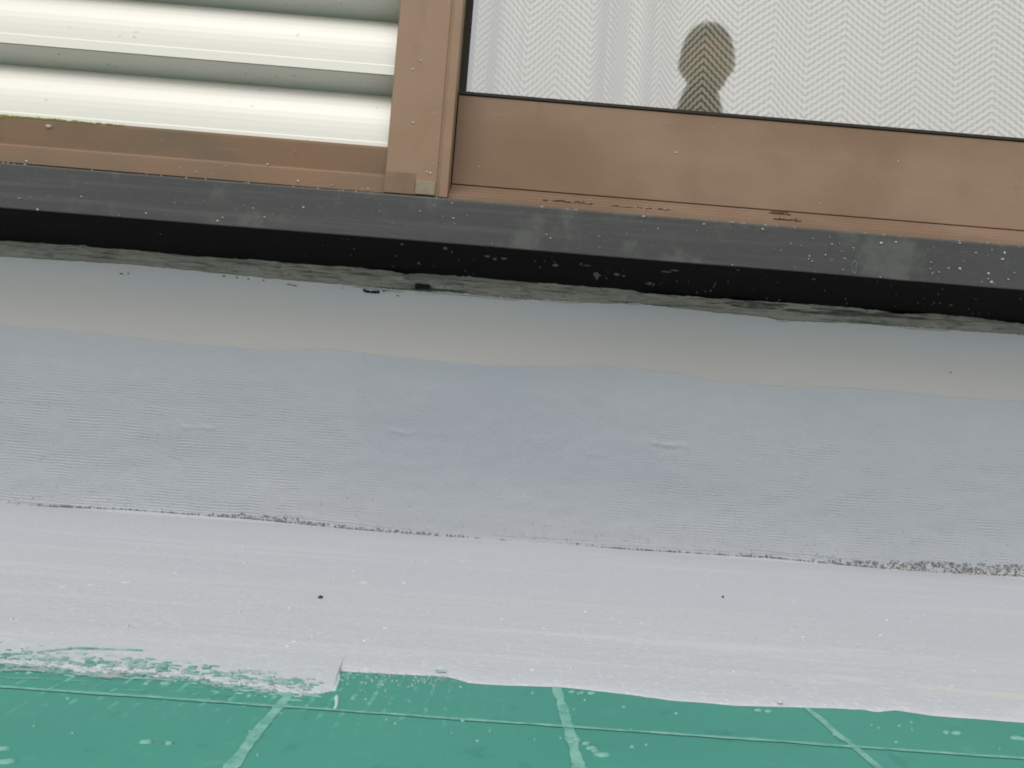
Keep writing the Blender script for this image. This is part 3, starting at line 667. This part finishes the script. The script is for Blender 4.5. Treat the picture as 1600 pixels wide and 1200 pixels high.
# ---- net curtain behind the glass (its own thing)
def cy(x): return .034 + .0050 * math.sin(x * 17 + .6) + .0060 * math.sin(x * 41 + 1.2) * max(.15, 1 - max(0, x - .02) * 3.2) + .002 * math.sin(x * 90) + .034 * math.exp(-((x - .098) / .013) ** 2) + .022 * math.exp(-((x - .150) / .012) ** 2) + .016 * math.exp(-((x + .038) / .011) ** 2) + .006 * math.exp(-((x - .33) / .02) ** 2) + .009 * math.exp(-((x - .62) / .02) ** 2)
NU = 900; xa, xb = -.0495, 1.53
s_ = 0; vs, us_ = [], []; px_, py_ = xa, cy(xa)
for i in range(NU + 1):
    x = xa + (xb - xa) * i / NU; y = cy(x); s_ += math.hypot((x - px_) * (1 + .55 * max(0, 1 - abs(x - .16) / .09) + .25 * max(0, 1 - abs(x - .02) / .06)), (y - py_) * 1.8); px_, py_ = x, y; us_.append(s_)
    vs += [(x, y, .352), (x + .004 * (x < 0), y, TOP + .1)]
fs = [(2*i, 2*i+2, 2*i+3, 2*i+1) for i in range(NU)]
cur = obj('net_curtain', vs, fs, NET, None, True)
uvl = cur.data.uv_layers.new(name='UVMap')
for p in cur.data.polygons:
    for li, vi in zip(p.loop_indices, p.vertices): uvl.data[li].uv = (us_[vi // 2] - .006, vs[vi][2])
tag(cur, 'off-white net curtain with a woven herringbone pattern hanging behind the window glass', 'curtain', kind='thing')

# ---- dim room behind, outer wall round the window
rm = obj('room_wall', [(-1.7, .5, .0), (1.7, .5, .0), (1.7, .5, 2.2), (-1.7, .5, 2.2), (-1.7, .011, .0), (1.7, .011, .0), (1.7, .011, 2.2), (-1.7, .011, 2.2)],
         [(0, 1, 2, 3), (0, 3, 7, 4), (1, 5, 6, 2), (3, 2, 6, 7), (0, 4, 5, 1)], ROOM); tag(rm, kind='structure')
ow = boxes('house_wall', [(-4, -.02, TOP + .031, 4, .2, 2.8), (-4, -.02, 0, -1.61, .2, TOP + .0305), (1.61, -.02, 0, 4, .2, TOP + .0305)], RENDER); tag(ow, kind='structure')

# ================================================================ PERSON reflected in the glass
CL = flat('dark_work_clothes', (.018, .020, .026), .9, .1); SKIN = flat('skin', (.30, .17, .11), .55, .3, .06); HAIR = flat('black_hair', (.010, .009, .008), .6, .3)
per = empty('person', (.60, -1.99, 0)); tag(per, 'dark-haired person in dark work clothes, whose head is reflected in the window glass', 'person')
def skin_body(name, pts, edges, mat, root=0, sub=2):
    off = wloc(per); me = bpy.data.meshes.new(name); me.from_pydata([tuple(Vector(p[0]) - off) for p in pts], edges, []); me.materials.append(mat)
    o = bpy.data.objects.new(name, me); C.objects.link(o); o.parent = per
    sk = o.modifiers.new('skin', 'SKIN'); sk.use_smooth_shade = True
    for v, p in zip(me.skin_vertices[0].data, pts): v.radius = (p[1], p[2] if len(p) > 2 else p[1])
    me.skin_vertices[0].data[root].use_root = True
    ss = o.modifiers.new('sub', 'SUBSURF'); ss.levels = sub; ss.render_levels = sub
    return o
px, py = .605, -1.97
body = [((px, py-.04, .78), .15, .11), ((px, py-.05, .95), .14, .10), ((px, py-.03, 1.06), .165, .11), ((px-.01, py-.01, 1.13), .085, .080), ((px-.004, py, 1.22), .066), ((px-.003, py, 1.35), .070),
        ((px-.17, py-.02, 1.12), .058), ((px-.24, py-.04, .93), .046), ((px-.20, py+.16, .80), .036), ((px-.16, py+.24, .80), .028),
        ((px+.17, py-.02, 1.11), .058), ((px+.24, py-.04, .93), .046), ((px+.22, py+.14, .78), .036), ((px+.18, py+.22, .77), .028),
        ((px-.09, py-.03, .70), .095), ((px-.11, py+.02, .40), .062), ((px-.12, py-.03, .09), .045), ((px-.13, py+.13, .035), .035),
        ((px+.09, py-.03, .70), .095), ((px+.11, py+.02, .40), .062), ((px+.12, py-.03, .09), .045), ((px+.13, py+.13, .035), .035)]
ed = [(0,1),(1,2),(2,3),(3,4),(4,5),(3,6),(6,7),(7,8),(8,9),(3,10),(10,11),(11,12),(12,13),(0,14),(14,15),(15,16),(16,17),(0,18),(18,19),(19,20),(20,21)]
skin_body('body', body, ed, CL)
# head: sculpted ellipsoid with jaw, nose, brow and ears; hair cap over it
def head_pt(a, b, hair=0.0):
    # a around, b -pi/2..pi/2
    cb = math.cos(b) ** (.86 if b > 0 else .9)
    cx_, cy_, cz_ = cb * math.cos(a), cb * math.sin(a), math.sin(b)
    rx, ry, rz = .082, .096, .114
    jaw = 1 - .16 * max(0, -cz_) ** 1.2
    x, y, z = cx_ * rx * jaw, cy_ * ry * (1 - .12 * max(0, -cz_)), cz_ * rz
    if cy_ > .3:
        nose = math.exp(-((x) / .013) ** 2 - ((z + .012) / .022) ** 2); y += .022 * nose
        for s in (-1, 1): y -= .009 * math.exp(-((x - s * .031) / .015) ** 2 - ((z - .010) / .010) ** 2)
        y += .006 * math.exp(-((x) / .03) ** 2 - ((z + .053) / .008) ** 2)
    k = 1 + hair
    return Vector((x * k, y * k, z * k))
hc = Vector((.6155, -1.96, 1.405)); tilt = Matrix.Rotation(math.radians(-5), 3, 'Y') @ Matrix.Rotation(math.radians(-14), 3, 'X')
def gh(u, v): return tuple(hc + tilt @ head_pt(u * 2 * math.pi, (v - .5) * math.pi))
grid('head', gh, 48, 32, SKIN, per)
def hh(u, v):
    a = u * 2 * math.pi; front = max(0, math.sin(a)); lo = -.35 + .95 * front ** .7
    b = lo + (math.pi / 2 - lo) * v
    return tuple(hc + tilt @ head_pt(a, b, .07 + .012 * math.sin(a * 9) * (1 - v)))
grid('hair', hh, 48, 16, HAIR, per)
for s in (-1, 1):
    vs, fs = [], []; blob(vs, fs, hc + tilt @ Vector((s * .079, -.004, -.008)), UY, UZ, UX * s, .016, .030, .014, 12, .1); obj('ear', vs, fs, SKIN, per, True)
    vs, fs = [], []; blob(vs, fs, hc + tilt @ Vector((s * .031, .082, .010)), UX, UZ, UY, .012, .005, .004, 10, .05); obj('eye', vs, fs, flat('eye', (.05, .04, .04), .2), per, True)
    # hand: palm and five bent fingers
    hx, hy, hz = (px - .155, py + .27, .80) if s < 0 else (px + .175, py + .25, .77)
    pts = [((hx, hy - .03, hz), .026), ((hx, hy + .03, hz - .004), .030, .016)]; e2 = [(0, 1)]
    skin_body('hand', pts, e2, SKIN)
    for q in range(4):
        fx = hx + (q - 1.5) * .017; L = (.026, .030, .028, .022)[q]
        skin_body('finger', [((fx, hy + .045, hz), .0085), ((fx, hy + .045 + L, hz - .006), .008), ((fx, hy + .045 + L * 1.5, hz - .006 - L * .8), .0075), ((fx, hy + .045 + L * 1.4, hz - .010 - L * 1.5), .0065)], [(0, 1), (1, 2), (2, 3)], SKIN, 0, 1)
    skin_body('thumb', [((hx - s * .022, hy, hz), .010), ((hx - s * .042, hy + .022, hz - .008), .009), ((hx - s * .046, hy + .045, hz - .018), .0075)], [(0, 1), (1, 2)], SKIN, 0, 1)
